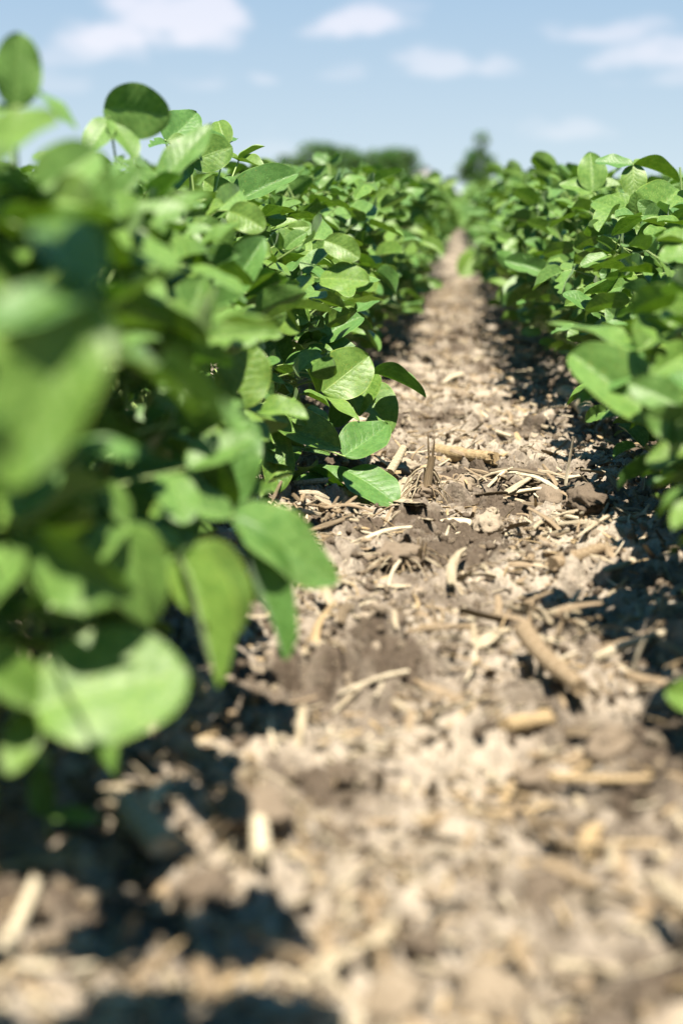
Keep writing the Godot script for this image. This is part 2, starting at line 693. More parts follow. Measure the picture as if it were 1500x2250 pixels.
func build_far_rows() -> void:
	var meshes := []
	for k in 4:
		meshes.append(joined_plant(300 + k, 0.56, 12))
	rng.seed = 77
	var lists := [[], [], [], []]
	for r in range(-46, 47):
		if r == 0:
			continue
		var x0: float = (absf(r) - 0.5) * 0.78 * signf(r)
		var d := 13.2 if absi(r) == 1 else -0.6
		while d < 175.0:
			var ok := true
			if absi(r) > 6 and d < absf(x0) * 2.2 - 4.0:
				ok = false
			if ok:
				var x := x0 + rng.randf_range(-0.05, 0.05) - (signf(r) * 0.09 if absi(r) == 1 else 0.0)
				var sc := rng.randf_range(0.96, 1.10)
				lists[0].append(Transform3D(Basis(Vector3.UP, rng.randf() * TAU).scaled(Vector3.ONE * sc), Vector3(x, -0.01, -d)))
			d += rng.randf_range(0.8, 1.2) * (0.10 if d < 30 else 0.16 if d < 70 else 0.3) * (1.0 if absi(r) < 3 else 1.4)
	for k in 1:
		var mm := MultiMesh.new()
		mm.transform_format = MultiMesh.TRANSFORM_3D
		mm.mesh = meshes[k]
		mm.instance_count = lists[k].size()
		for q in lists[k].size():
			mm.set_instance_transform(q, lists[k][q])
		var o := MultiMeshInstance3D.new()
		o.name = numbered("soybean_field")
		o.multimesh = mm
		add_child(o)
		tag(o, "mass of green soybean rows running away to the horizon", "soybean crop", "far soybean rows", "stuff")


# ---------------------------------------------------------------- residue and clods
func clod_mesh(sd: int, w: int, h: int) -> ArrayMesh:
	var nz := noise(1.3, 4, sd)
	var nf := noise(4.5, 3, sd + 50)
	var cell := FastNoiseLite.new()
	cell.noise_type = FastNoiseLite.TYPE_CELLULAR
	cell.frequency = 1.6
	cell.seed = sd + 9
	var pts := PackedVector3Array()
	for b in h + 1:
		var la := PI * b / h
		for a in w + 1:
			var lo := TAU * (a % w) / w
			var p := Vector3(sin(la) * cos(lo), cos(la), sin(la) * sin(lo))
			var r := 1.0 + 0.42 * nz.get_noise_3dv(p) + 0.22 * nf.get_noise_3dv(p) - 0.35 * (cell.get_noise_3dv(p * 1.2) + 0.6)
			pts.append(Vector3(p.x * 1.1, p.y * 0.75, p.z * 0.95) * r)
	var s := Shape.new()
	s.grid(pts, w + 1, h + 1)
	for k in s.n.size():
		if s.n[k].dot(s.v[k]) < 0.0:
			s.n[k] = -s.n[k]
	return s.mesh()


func flake_mesh(sd: int, along: int, across: int) -> ArrayMesh:      # a torn dry strip of husk or leaf, one metre long along -Z
	var r := RandomNumberGenerator.new()
	r.seed = sd
	var w := r.randf_range(0.07, 0.22)
	var bend := r.randf_range(-0.22, 0.22)
	var arch := r.randf_range(-0.05, 0.11)
	var curl := r.randf_range(0.3, 1.3)
	var twist := r.randf_range(-0.7, 0.7)
	var rag := noise(3.0, 2, sd)
	var top := PackedVector3Array()
	var low := PackedVector3Array()
	for b in along + 1:
		var t := float(b) / along
		var hw := w * 0.5 * (0.55 + 0.45 * sin(PI * clampf(t * 0.8 + 0.15, 0, 1))) * (1.0 + 0.35 * rag.get_noise_1d(t * 2.0))
		for a in across + 1:
			var s := float(a) / across * 2.0 - 1.0
			var x := s * hw
			var y := (1.0 - s * s) * hw * curl * 0.5
			var tw := twist * (t - 0.5)
			var q := Vector3(x * cos(tw) - y * sin(tw) + bend * (t - 0.5) * (t - 0.5), x * sin(tw) + y * cos(tw) + arch * sin(PI * t), -(t - 0.5) - 0.06 * rag.get_noise_1d(s * 3.0 + 20.0) * (2.0 * t - 1.0))
			top.append(q)
			low.append(q - Vector3(0, 0.012, 0))
	var s2 := Shape.new()
	s2.grid(top, across + 1, along + 1)
	s2.grid(low, across + 1, along + 1)
	return s2.mesh()


func stalk_mesh(sd: int, length: float, radius: float, sides := 10) -> ArrayMesh:     # a broken piece of corn stalk along -Z, with its joint
	var r := RandomNumberGenerator.new()
	r.seed = sd
	var path := PackedVector3Array()
	var rad := PackedFloat32Array()
	var joint := r.randf_range(0.2, 0.8)
	var bow := r.randf_range(-0.04, 0.04)
	for k in 15:
		var t := k / 14.0
		path.append(Vector3(bow * length * sin(PI * t), 0, (0.5 - t) * length))
		rad.append(radius * (1.0 - 0.18 * t) * (1.0 + 0.22 * exp(-pow((t - joint) / 0.03, 2.0))) * r.randf_range(0.96, 1.04))
	var s := Shape.new()
	s.tube(path, rad, sides, Color.WHITE, true)
	# splinters at both broken ends
	for e in 7:
		var a := r.randf() * TAU
		var z := length * (0.5 if e % 2 else -0.5)
		var o := Vector3(cos(a), sin(a), 0) * radius * 0.75
		var q := Vector3(o.x * r.randf_range(0.8, 1.3), o.y * r.randf_range(0.8, 1.3), z * (1.0 + r.randf_range(0.04, 0.18)))
		s.tube(PackedVector3Array([o + Vector3(0, 0, z * 0.96), q]), PackedFloat32Array([radius * 0.28, radius * 0.05]), 4)
	for k in s.v.size():      # squashed and grooved by weather
		s.v[k].y *= 0.86
	return s.mesh()


func root_crown(label: String, at_: Vector3, height: float, radius: float, n_roots: int, reach: float, sd: int, lean: Vector3) -> void:
	rng.seed = sd
	var o := thing("corn_root_crown", label, "corn stubble", at_)
	var s := Shape.new()
	var path := PackedVector3Array()
	var rad := PackedFloat32Array()
	for k in 9:
		var t := k / 8.0
		path.append(Vector3(0, -0.01 + height * t, 0) + lean * t)
		rad.append(radius * (1.0 - 0.35 * t) * rng.randf_range(0.85, 1.12))
	s.tube(path, rad, 9)
	for k in 6:
		var a := rng.randf() * TAU
		var q := Vector3(0, height, 0) + lean + Vector3(cos(a), 0, sin(a)) * radius * 0.5
		s.tube(PackedVector3Array([q - lean * 0.1 - Vector3(0, 0.01, 0), q + Vector3(cos(a) * 0.004, rng.randf_range(0.006, 0.03), sin(a) * 0.004)]), PackedFloat32Array([radius * 0.25, radius * 0.08]), 4)
	part("stub", s.mesh(), straw_mats[1], o)
	part("soil_ball", clod_mesh(sd, 22, 14), clod_mats[1], o, Transform3D(Basis.from_scale(Vector3(reach * 0.42, reach * 0.36, reach * 0.42)), Vector3(0, reach * 0.28, 0)))
	for k in n_roots:
		var a := rng.randf() * TAU
		var y0 := rng.randf_range(0.0, height * 0.55)
		var out := Vector3(cos(a), 0, sin(a))
		var p0 := Vector3(0, y0 + 0.008, 0) + out * radius * 0.8
		var p2 := out * reach * rng.randf_range(0.55, 1.1) + Vector3(rng.randfn(0, 0.008), rng.randf_range(-0.012, 0.012), rng.randfn(0, 0.008))
		var p1 := p0.lerp(p2, 0.5) + Vector3(0, rng.randf_range(0.012, 0.035), 0)
		var sh := Shape.new()
		sh.tube(bezier(p0, p1, p2, 6), taper(rng.randf_range(0.0012, 0.0024), 0.0006, 6), 5)
		part("root", sh.mesh(), pick([straw_mats[1], straw_mats[3], straw_mats[1], straw_mats[0]]), o)


func zone(d: float) -> String:
	return "nearest blurred foreground" if d < 1.1 else "blurred foreground" if d < 1.8 else "sharp near middle" if d < 2.4 else "sharp middle" if d < 3.2 else "blurred far part"


func lay(called: String, m: Mesh, mat: Material, x: float, d: float, sc: float, lift: float, label: String, category: String, group: String) -> void:
	var b := Basis(Vector3.UP, rng.randf() * TAU) * rot3(rng.randfn(0, 0.22), 0, rng.randfn(0, 0.35))
	var tone: String = ["cream", "tan", "straw yellow", "brown", "white"][straw_mats.find(mat)] if straw_mats.has(mat) else ["dark brown", "brown", "pale", "light brown"][clod_mats.find(mat)]
	var rank := (sc - (0.010 if called == "soil_clod" else 0.04 if called == "dry_husk" else 0.06)) / (0.016 if called == "soil_clod" else 0.06)
	var size: String = "small" if rank < 0.34 else "middling" if rank < 0.67 else "large"
	var beside := "near the left row" if x < -0.14 else "near the right row" if x > 0.14 else "mid strip"
	lone(called, m, mat, Transform3D(b.scaled_local(Vector3.ONE * sc), Vector3(x, ground_height(x, -d) + lift, -d)), "%s %s in the %s, %s" % [size, label % tone, zone(d), beside], category, group)


func strew(called: String, label: String, category: String, meshes: Array, mats: Array, count: int, small: float, big: float, flat: float, lift: float, sd: int) -> void:
	rng.seed = sd
	for k in meshes.size():
		var mm := MultiMesh.new()
		mm.transform_format = MultiMesh.TRANSFORM_3D
		mm.mesh = meshes[k]
		mm.instance_count = count
		for q in count:
			var d := 0.55 + 8.5 * pow(rng.randf(), 1.6)
			var x := rng.randf_range(-0.46, 0.46)
			for again in 2:
				if called != "soil_crumbs" and soil_tone(x, -d) < rng.randf() * 0.7:
					x = rng.randf_range(-0.46, 0.46)
					d = 0.55 + 8.5 * pow(rng.randf(), 1.6)
			var s := lerpf(small, big, pow(rng.randf(), 1.7))
			var b := Basis(Vector3.UP, rng.randf() * TAU) * rot3(rng.randfn(0, flat), 0, rng.randfn(0, flat * 1.4))
			mm.set_instance_transform(q, Transform3D(b.scaled_local(Vector3.ONE * s), Vector3(x, ground_height(x, -d) + lift * s, -d)))
		var o := MultiMeshInstance3D.new()
		o.name = numbered(called)
		o.multimesh = mm
		o.material_override = mats[k % mats.size()]
		add_child(o)
		tag(o, label % ["cream", "tan", "straw yellow", "brown", "white", "pale"][k % 6] if called != "soil_crumbs" else label % ["dark", "brown", "pale", "light brown", "grey"][k % 5], category, "", "stuff")


func build_litter() -> void:
	var flakes := []
	for k in 6:
		flakes.append(flake_mesh(500 + k, 7, 3))
	var crumbs := []
	for k in 5:
		crumbs.append(clod_mesh(600 + k, 11, 7))
	var stalks := []
	for k in 6:
		stalks.append(stalk_mesh(700 + k, 1.0, 0.04 + 0.006 * k))
	strew("straw_litter", "fine %s broken straw litter scattered thickly over the bare strip", "straw litter", flakes, straw_mats, 1900, 0.008, 0.060, 0.38, 0.05, 1)
	strew("soil_crumbs", "small %s dry soil crumbs covering the bare strip", "soil crumbs", crumbs, clod_mats, 2600, 0.0015, 0.008, 0.8, 0.3, 2)
	var fibres := []
	for k in 4:
		var fs := Shape.new()
		var bow := 0.08 + 0.09 * k
		fs.tube(bezier(Vector3(0, 0, 0.5), Vector3(bow, 0.12, 0), Vector3(-0.1, 0.02, -0.5), 5), taper(0.022, 0.010, 5), 4)
		fibres.append(fs.mesh())
	strew("straw_fibres", "thin %s dry straw fibres lying loose on the bare strip", "straw litter", fibres, straw_mats, 1800, 0.015, 0.075, 0.3, 0.02, 3)
	rng.seed = 11
	for k in 190:
		var d := 0.7 + 4.6 * pow(rng.randf(), 1.5)
		var x := rng.randf_range(-0.40, 0.40)
		lay("dry_husk", flakes[k % 6], pick(straw_mats), x, d, rng.randf_range(0.04, 0.10), 0.004, "%s torn dry husk strip" , "corn husk", "dry husk strips on the bare strip")
	for k in 44:
		var d := 0.75 + 5.0 * pow(rng.randf(), 1.4)
		var x := rng.randf_range(-0.40, 0.40)
		lay("corn_stalk", stalks[k % 6], pick(straw_mats), x, d, rng.randf_range(0.06, 0.12), 0.006, "%s broken corn stalk piece", "corn stalk", "corn stalk pieces on the bare strip")
	var lumps := []
	for k in 6:
		lumps.append(clod_mesh(640 + k, 26, 16))
	for k in 110:
		var d := 0.7 + 4.8 * pow(rng.randf(), 1.4)
		var x := rng.randf_range(-0.40, 0.40)
		lay("soil_clod", lumps[k % 6], pick(clod_mats), x, d, rng.randf_range(0.010, 0.026), 0.002, "%s crumbly soil clod", "soil clod", "soil clods on the bare strip")
	named_litter(flakes, stalks, lumps)


# a piece that reaches from one pixel's ground to another's
func between(called: String, m: Mesh, mat: Material, a: Vector3, b: Vector3, wide: float, label: String, category: String) -> void:
	var f := b - a
	lone(called, m, mat, Transform3D(frame(f, Vector3.UP, f.length(), wide), (a + b) / 2 + Vector3.UP * 0.008), label, category)


func named_litter(flakes: Array, stalks: Array, lumps: Array) -> void:
	rng.seed = 5
	between("corn_stalk", stalk_mesh(81, 1.0, 0.075), straw_mats[2], on_ground(962, 1000, 0.012), on_ground(1085, 1016, 0.014), 1.0, "smooth orange tan corn stalk lying level just behind the root crown", "corn stalk")
	between("corn_stalk", stalk_mesh(82, 1.0, 0.05), straw_mats[4], on_ground(1074, 1048, 0.014), on_ground(1172, 1048, 0.02), 1.0, "thin white split stalk under the curled striped husk", "corn stalk")
	between("dry_husk", flake_mesh(530, 14, 8), straw_mats[3], on_ground(1070, 1044, 0.034), on_ground(1196, 1056, 0.022), 2.2, "curled grey striped husk lying over a thin white stalk", "corn husk")
	between("dry_husk", flake_mesh(531, 14, 6), straw_mats[4], on_ground(1240, 1075, 0.005), on_ground(1240, 1075, 0.005) + Vector3(0.012, 0.085, 0.0), 1.5, "white pointed husk standing upright at edge of right row shade", "corn husk")
	between("dry_husk", flake_mesh(532, 12, 6), straw_mats[0], on_ground(1115, 1092, 0.006), on_ground(1172, 1056, 0.03), 0.9, "pale straw blade leaning against the curled striped husk", "corn husk")
	between("corn_stalk", stalk_mesh(83, 1.0, 0.105), straw_mats[1], on_ground(1212, 1252, 0.012), on_ground(1318, 1216, 0.02), 1.0, "smooth brown corn stalk slanting into the shade on right", "corn stalk")
	between("corn_stalk", stalk_mesh(84, 1.0, 0.11), straw_mats[0], on_ground(855, 1048, 0.01), on_ground(885, 1048, 0.01) + Vector3(0.0, 0.045, -0.01), 1.0, "pale leaning corn stub beside the rounded low soybean leaflet", "corn stalk")
	between("dry_husk", flake_mesh(533, 12, 4), straw_mats[0], on_ground(870, 1062, 0.01), on_ground(902, 1120, 0.01), 1.1, "straight fibrous straw strip left of the standing root crown", "corn husk")
	between("corn_stalk", stalk_mesh(85, 1.0, 0.16), straw_mats[2], on_ground(1108, 1612, 0.012), on_ground(1205, 1596, 0.012), 1.0, "short blurred orange corn stalk on the right of the foreground", "corn stalk")
	between("corn_stalk", stalk_mesh(86, 1.0, 0.07), straw_mats[4], on_ground(575, 1905, 0.012), on_ground(550, 1720, 0.03), 1.0, "long pale blurred stalk pointing up the strip near bottom left", "corn stalk")
	between("corn_stalk", stalk_mesh(87, 1.0, 0.10), straw_mats[0], on_ground(365, 1880, 0.012), on_ground(255, 1760, 0.015), 1.5, "thick pale blurred stalk slanting beside the green weed seedling", "corn stalk")
	between("dry_husk", flake_mesh(534, 12, 5), straw_mats[4], on_ground(330, 1790, 0.012), on_ground(375, 1735, 0.02), 2.0, "small bright white husk scrap in the blurred lower left", "corn husk")
	between("dry_husk", flake_mesh(535, 12, 5), straw_mats[4], on_ground(1385, 1510, 0.005), on_ground(1385, 1510, 0.005) + Vector3(0.012, 0.05, 0.0), 1.6, "white rounded husk standing in the shade of the right row", "corn husk")
	between("corn_stalk", stalk_mesh(88, 1.0, 0.07), straw_mats[1], on_ground(1150, 1400, 0.015), on_ground(1275, 1525, 0.012), 1.0, "long blurred tan stalk slanting down to the right below the brown one", "corn stalk")
	between("dry_husk", flake_mesh(536, 10, 4), straw_mats[4], on_ground(968, 850, 0.012), on_ground(1014, 826, 0.016), 0.6, "thin white straw beyond the sharp soil in the middle", "corn husk")
	between("dry_husk", flake_mesh(537, 12, 5), straw_mats[4], on_ground(800, 1192, 0.018), on_ground(900, 1168, 0.02), 1.3, "white curved husk on top of the hairy root mat", "corn husk")
	between("dry_husk", flake_mesh(538, 12, 5), straw_mats[0], on_ground(700, 1270, 0.012), on_ground(735, 1350, 0.012), 0.8, "pale straw strip under the tip of the large blurred leaflet", "corn husk")
	between("corn_stalk", stalk_mesh(89, 1.0, 0.05), straw_mats[0], on_ground(1240, 870, 0.012), on_ground(1290, 925, 0.02), 1.0, "thin straw stalk at the shaded foot of the right row", "corn stalk")
	between("dry_husk", flake_mesh(539, 12, 5), straw_mats[2], on_ground(385, 1450, 0.03), on_ground(455, 1545, 0.008), 1.3, "folded cream husk beneath the large round foreground leaflet", "corn husk")
	between("dry_husk", flake_mesh(540, 12, 5), straw_mats[0], on_ground(980, 1300, 0.01), on_ground(1010, 1215, 0.02), 0.8, "tan straw blade right of the hairy root mat", "corn husk")
	root_crown("upright broken corn stub with a knobbly root ball in sharp focus", on_ground(932, 1096, 0.004), 0.085, 0.010, 34, 0.046, 61, Vector3(0.012, 0, 0.0))
	root_crown("flattened mat of hairy pale corn roots left of the middle", on_ground(880, 1255, 0.0), 0.03, 0.016, 60, 0.075, 62, Vector3(0.03, 0, 0.01))
	root_crown("blurred pale corn root crown spreading its roots at bottom left", on_ground(560, 1830, 0.0), 0.045, 0.010, 16, 0.07, 63, Vector3(-0.004, 0, -0.01))
	lone("soil_clod", lumps[0], clod_mats[2], Transform3D(rot3(0.2, 1.0, 0.1).scaled_local(Vector3.ONE * 0.026), on_ground(1070, 1155, 0.004)), "pale tan soil clod in the sharp middle of the strip", "soil clod")
	lone("soil_clod", lumps[2], clod_mats[0], Transform3D(rot3(0.1, 2.0, 0.0).scaled_local(Vector3.ONE * 0.034), on_ground(1290, 1100, 0.008)), "dark knobbly soil clod below the upright white husk", "soil clod")
	lone("soil_clod", lumps[3], clod_mats[1], Transform3D(rot3(0.0, 3.0, 0.2).scaled_local(Vector3.ONE * 0.036), on_ground(1210, 1105, 0.006)), "large brown soil clod right of the sharp middle soil", "soil clod")
	straw_pile("heap of shredded straw under the curled striped husk at the right", 1150, 1068, 46, 0.045, 71)
	straw_pile("tangle of fine straw in the shade under the rounded low leaflet", 690, 1130, 40, 0.05, 72)
	straw_pile("shredded straw spilling from the shade of the right row", 1270, 1180, 36, 0.05, 73)
	straw_pile("blurred heap of long straw right of the middle foreground", 1230, 1440, 34, 0.055, 74)
	weed()


func straw_pile(label: String, px: float, py: float, count: int, spread: float, sd: int) -> void:
	rng.seed = sd
	var where := on_ground(px, py, 0.0)
	var o := thing("straw_pile", label, "straw pile", where)
	for k in count:
		var b := Basis(Vector3.UP, rng.randf() * TAU) * rot3(rng.randfn(0.1, 0.3), 0, rng.randfn(0, 0.6))
		var len := rng.randf_range(0.03, 0.10)
		var at_ := Vector3(rng.randfn(0, spread), 0, rng.randfn(0, spread * 0.7))
		at_.y = ground_height(where.x + at_.x, where.z + at_.z) - where.y + rng.randf_range(0.004, 0.022)
		part("straw", flake_mesh(800 + k % 9, 8, 3), straw_mats[[0, 1, 3, 4, 0, 1][k % 6]], o, Transform3D(b.scaled_local(Vector3(len * 0.55, len, len)), at_))


func weed() -> void:
	var base := on_ground(105, 1850, 0.0)
	var o := thing("weed_seedling", "small green weed seedling with two leaves in the lower left corner", "weed", base)
	var s := Shape.new()
	s.tube(bezier(Vector3(0, -0.01, 0), Vector3(0.002, 0.012, 0), Vector3(0.0, 0.024, 0), 4), taper(0.0018, 0.0013, 4), 6)
	part("stem", s.mesh(), stem_mat, o)
	part("leaf", leaf_near[1], leaf_mats[3], o, Transform3D(frame(Vector3(-0.15, 1, 0), Vector3(0.1, 0.1, 1), 0.044, 0.75), Vector3(0, 0.022, 0)))
	part("leaf", leaf_near[3], leaf_mats[0], o, Transform3D(frame(Vector3(1, 0.12, 0.1), Vector3(0, 1, 0.2), 0.045, 0.6), Vector3(0, 0.022, 0)))


# ---------------------------------------------------------------- far things
func tree(called: String, label: String, where: Vector3, h: float, lobes: Array, dense: int, sd: int, tone: Color) -> void:
	rng.seed = sd
	var o := thing(called, label, "tree", where, "trees beyond the field")
	var s := Shape.new()
	var bark := StandardMaterial3D.new()
	bark.resource_name = "bark"
	bark.albedo_color = Color(0.33, 0.28, 0.22)
	bark.roughness = 0.9
	s.tube(PackedVector3Array([Vector3(0, -0.2, 0), Vector3(0.05, h * 0.3, 0), Vector3(-0.05, h * 0.6, 0.05), Vector3(0, h * 0.88, 0)]), PackedFloat32Array([h * 0.03, h * 0.024, h * 0.015, h * 0.004]), 8)
	for l in lobes:
		var c := Vector3(l[0], l[1], l[2]) * h
		s.tube(bezier(Vector3(0, c.y * 0.6, 0), Vector3(c.x * 0.4, c.y * 0.8, c.z * 0.4), c, 4), taper(h * 0.012, h * 0.003, 4), 5)
	part("trunk", s.mesh(), bark, o)
	var g := Shape.new()
	var clump := noise(3.2 / h, 3, sd)
	for l in lobes:
		var c := Vector3(l[0], l[1], l[2]) * h
		for k in int(dense * l[3] * l[3] * 90.0):
			var p := Vector3(rng.randfn(), rng.randfn(), rng.randfn()).normalized() * pow(rng.randf(), 0.4)
			p = c + Vector3(p.x * l[3] * h, p.y * l[4] * h, p.z * l[3] * h)
			if clump.get_noise_3dv(p) < -0.18:
				continue
			var b := Basis(Vector3(rng.randfn(), rng.randfn(), rng.randfn()).normalized(), rng.randf() * TAU)
			var q := h * rng.randf_range(0.014, 0.026)
			g.quad(p + b * Vector3(-q, 0, -q * 0.6), p + b * Vector3(q, q * 0.2, -q * 0.5), p + b * Vector3(q, 0, q * 0.6), p + b * Vector3(-q, q * 0.2, q * 0.5))
	var m := StandardMaterial3D.new()
	m.resource_name = "tree_leaves"
	m.metallic_specular = 0.15
	m.albedo_color = tone
	m.roughness = 0.7
	m.backlight_enabled = true
	m.backlight = Color(0.45, 0.5, 0.3)
	m.cull_mode = BaseMaterial3D.CULL_DISABLED
	part("crown", g.mesh(), m, o)


func build_background() -> void:
	var lone_lobes := [[0.0, 0.42, 0.0, 0.25, 0.22], [-0.10, 0.40, 0.05, 0.20, 0.18], [0.10, 0.50, -0.05, 0.22, 0.19], [0.0, 0.60, 0.0, 0.18, 0.14], [0.08, 0.86, 0.0, 0.13, 0.12], [0.04, 0.74, 0.0, 0.11, 0.10]]
	tree("lone_tree", "dark narrow tree with a knob top standing alone at the end of strip", Vector3(at(1044, 435, 205.0).x, 0, -205.0), 9.9, lone_lobes, 190, 1, Color(0.17, 0.33, 0.13))
	var round_lobes := [[0.0, 0.42, 0.0, 0.34, 0.26], [-0.25, 0.50, 0.1, 0.28, 0.22], [0.24, 0.52, -0.1, 0.28, 0.22], [0.0, 0.72, 0.0, 0.32, 0.24], [-0.14, 0.78, 0.1, 0.22, 0.17], [0.18, 0.76, 0.0, 0.22, 0.18]]
	var spots := [[640, 7.2, "leftmost hazy tree of the tree line, mostly hidden by left row"], [700, 9.4, "tallest hazy tree of the tree line above the left row"], [745, 8.9, "broad hazy tree right of the tallest in the tree line"], [795, 7.6, "low hazy tree in the dip of the tree line"], [838, 8.2, "round hazy tree next to the right end of tree line"], [874, 8.7, "rightmost round hazy tree that ends the tree line"]]
	for k in spots.size():
		var d := 232.0 + 6.0 * (k % 3)
		tree("field_edge_tree", spots[k][2], Vector3(at(spots[k][0], 435, d).x, 0, -d), float(spots[k][1]) * 1.07, round_lobes, 110, 20 + k, Color(0.19, 0.33, 0.15))
	# white farm shed, mostly hidden by the crop
	var d := 215.0
	var x0 := at(936, 435, d).x
	var o := thing("farm_shed", "low white farm shed with pale roof at the far end of left row", "shed", Vector3(x0, 0, -d))
	var white := StandardMaterial3D.new()
	white.resource_name = "white_siding"
	white.albedo_color = Color(0.82, 0.82, 0.81)
	white.roughness = 0.6
	var tin := StandardMaterial3D.new()
	tin.resource_name = "tin_roof"
	tin.albedo_color = Color(0.66, 0.67, 0.68)
	tin.roughness = 0.45
	tin.metallic = 0.2
	var s := Shape.new()
	s.box(Vector3(0, 1.95, 0), Vector3(3.2, 3.9, 5.0))
	part("wall", s.mesh(), white, o)
	s = Shape.new()
	for sg in [-1.0, 1.0]:
		var e := Vector3(1.85 * sg, 3.72, 0)
		var rdg := Vector3(0, 4.9, 0)
		for lift in [0.0, 0.08]:
			var up := Vector3(0, lift, 0)
			s.quad(e + up + Vector3(0, 0, 2.7), rdg + up + Vector3(0, 0, 2.7), rdg + up - Vector3(0, 0, 2.7), e + up - Vector3(0, 0, 2.7))
	part("roof", s.mesh(), tin, o)
	s = Shape.new()
	for z in [-2.5, 2.5]:
		s.quad(Vector3(-1.6, 3.9, z), Vector3(1.6, 3.9, z), Vector3(0.02, 4.88, z), Vector3(-0.02, 4.88, z))
	part("gable", s.mesh(), white, o)
	s = Shape.new()
	s.box(Vector3(0.2, 1.05, 2.53), Vector3(1.0, 2.1, 0.06))
	part("door", s.mesh(), tin, o)
	var yard := thing("grey_shed", "long low grey shed behind the end of the strip", "shed", Vector3(at(985, 435, 225.0).x, 0, -225.0))
	s = Shape.new()
	s.box(Vector3(0, 0.6, 0), Vector3(4.0, 1.2, 3.0))
	var grey := StandardMaterial3D.new()
	grey.resource_name = "weathered_grey"
	grey.albedo_color = Color(0.50, 0.50, 0.49)
	grey.roughness = 0.8
	part("wall", s.mesh(), grey, yard)
	s = Shape.new()
	s.quad(Vector3(-2.4, 1.25, 1.8), Vector3(2.4, 1.25, 1.8), Vector3(2.4, 1.85, -1.8), Vector3(-2.4, 1.85, -1.8))
	s.quad(Vector3(-2.4, 1.17, 1.8), Vector3(2.4, 1.17, 1.8), Vector3(2.4, 1.77, -1.8), Vector3(-2.4, 1.77, -1.8))
	part("roof", s.mesh(), tin, yard)


# ---------------------------------------------------------------- sky
func cloud_cover() -> ImageTexture:
	var w := 4096
	var h := 2048
	var dens := PackedByteArray()
	dens.resize(w * h * 4)
	for k in w * h:
		dens.encode_u32(k * 4, 0x00FFFFFF)
	var puff := noise(0.020, 5, 91)
	var warp := noise(0.013, 3, 92)
	# clouds in the photograph: px, py, half width, half height (pixels), strength
	var seenc := [[330, 75, 150, 62, 1.0], [420, 45, 95, 55, 1.0], [240, 95, 120, 55, 0.7], [150, 120, 90, 40, 0.35], [770, 65, 120, 34, 0.95], [1000, 150, 125, 30, 0.6], [1085, 135, 50, 22, 0.5], [590, 178, 40, 20, 0.5], [760, 160, 80, 20, 0.25], [430, 185, 90, 30, 0.3], [1330, 72, 110, 30, 0.65], [1420, 125, 115, 36, 0.8], [1200, 290, 90, 34, 0.35], [1450, 175, 80, 24, 0.35], [640, 330, 110, 30, 0.2], [110, 190, 100, 40, 0.25], [860, 20, 90, 20, 0.2]]
	var blobs := []
	for c in seenc:
		var r := ray(c[0], c[1]).normalized()
		blobs.append([atan2(r.x, -r.z), asin(r.y), c[2] / F, c[3] / F, c[4]])
	rng.seed = 123
	for k in 130:                       # the same fair-weather clouds over the rest of the sky
		var az := rng.randf_range(0.32, TAU - 0.16)
		var el := rng.randf_range(0.01, 0.7) if k % 2 else rng.randf_range(0.01, 0.25)
		if (az < 0.32 or az > TAU - 0.32) and el < 0.16:
			continue
		blobs.append([az if az < PI else az - TAU, el, rng.randf_range(0.02, 0.07) * (1.0 + el), rng.randf_range(0.008, 0.02) * (1.0 + 2.0 * el), rng.randf_range(0.3, 1.0)])
	for b in blobs:
		var px: float = b[0] / TAU * w
		var py: float = (0.5 - b[1] / PI) * h
		var rx: float = b[2] / TAU * w / cos(b[1]) * 1.9
		var ry: float = b[3] / PI * h * 1.9
		for y in range(maxi(0, int(py - ry)), mini(h / 2, int(py + ry) + 1)):
			var deep := ry * (1.0 if y < py else 0.55)
			for x in range(int(px - rx), int(px + rx) + 1):
				var e := pow((x - px) / rx + 0.5 * warp.get_noise_2d(x, y * 1.5), 2.0) + pow((y - py) / deep + (0.7 if y < py else 0.25) * warp.get_noise_2d(x + 500.0, y * 1.5), 2.0)
				if e < 1.0:
					var base := 1.0 if y < py else 1.25
					var v := (exp(-e * 2.6 * base) * (1.0 - e)) * 1.35 + puff.get_noise_2d(x * 1.0, y * 1.7) * 1.25 * (1.0 - e)
					v = smoothstep(0.12, 1.15, v) * float(b[4])
					var at_ := (y * w + posmod(x, w)) * 4 + 3
					dens[at_] = maxi(dens[at_], int(clampf(v, 0, 1) * 255.0))
	return ImageTexture.create_from_image(Image.create_from_data(w, h, false, Image.FORMAT_RGBA8, dens))


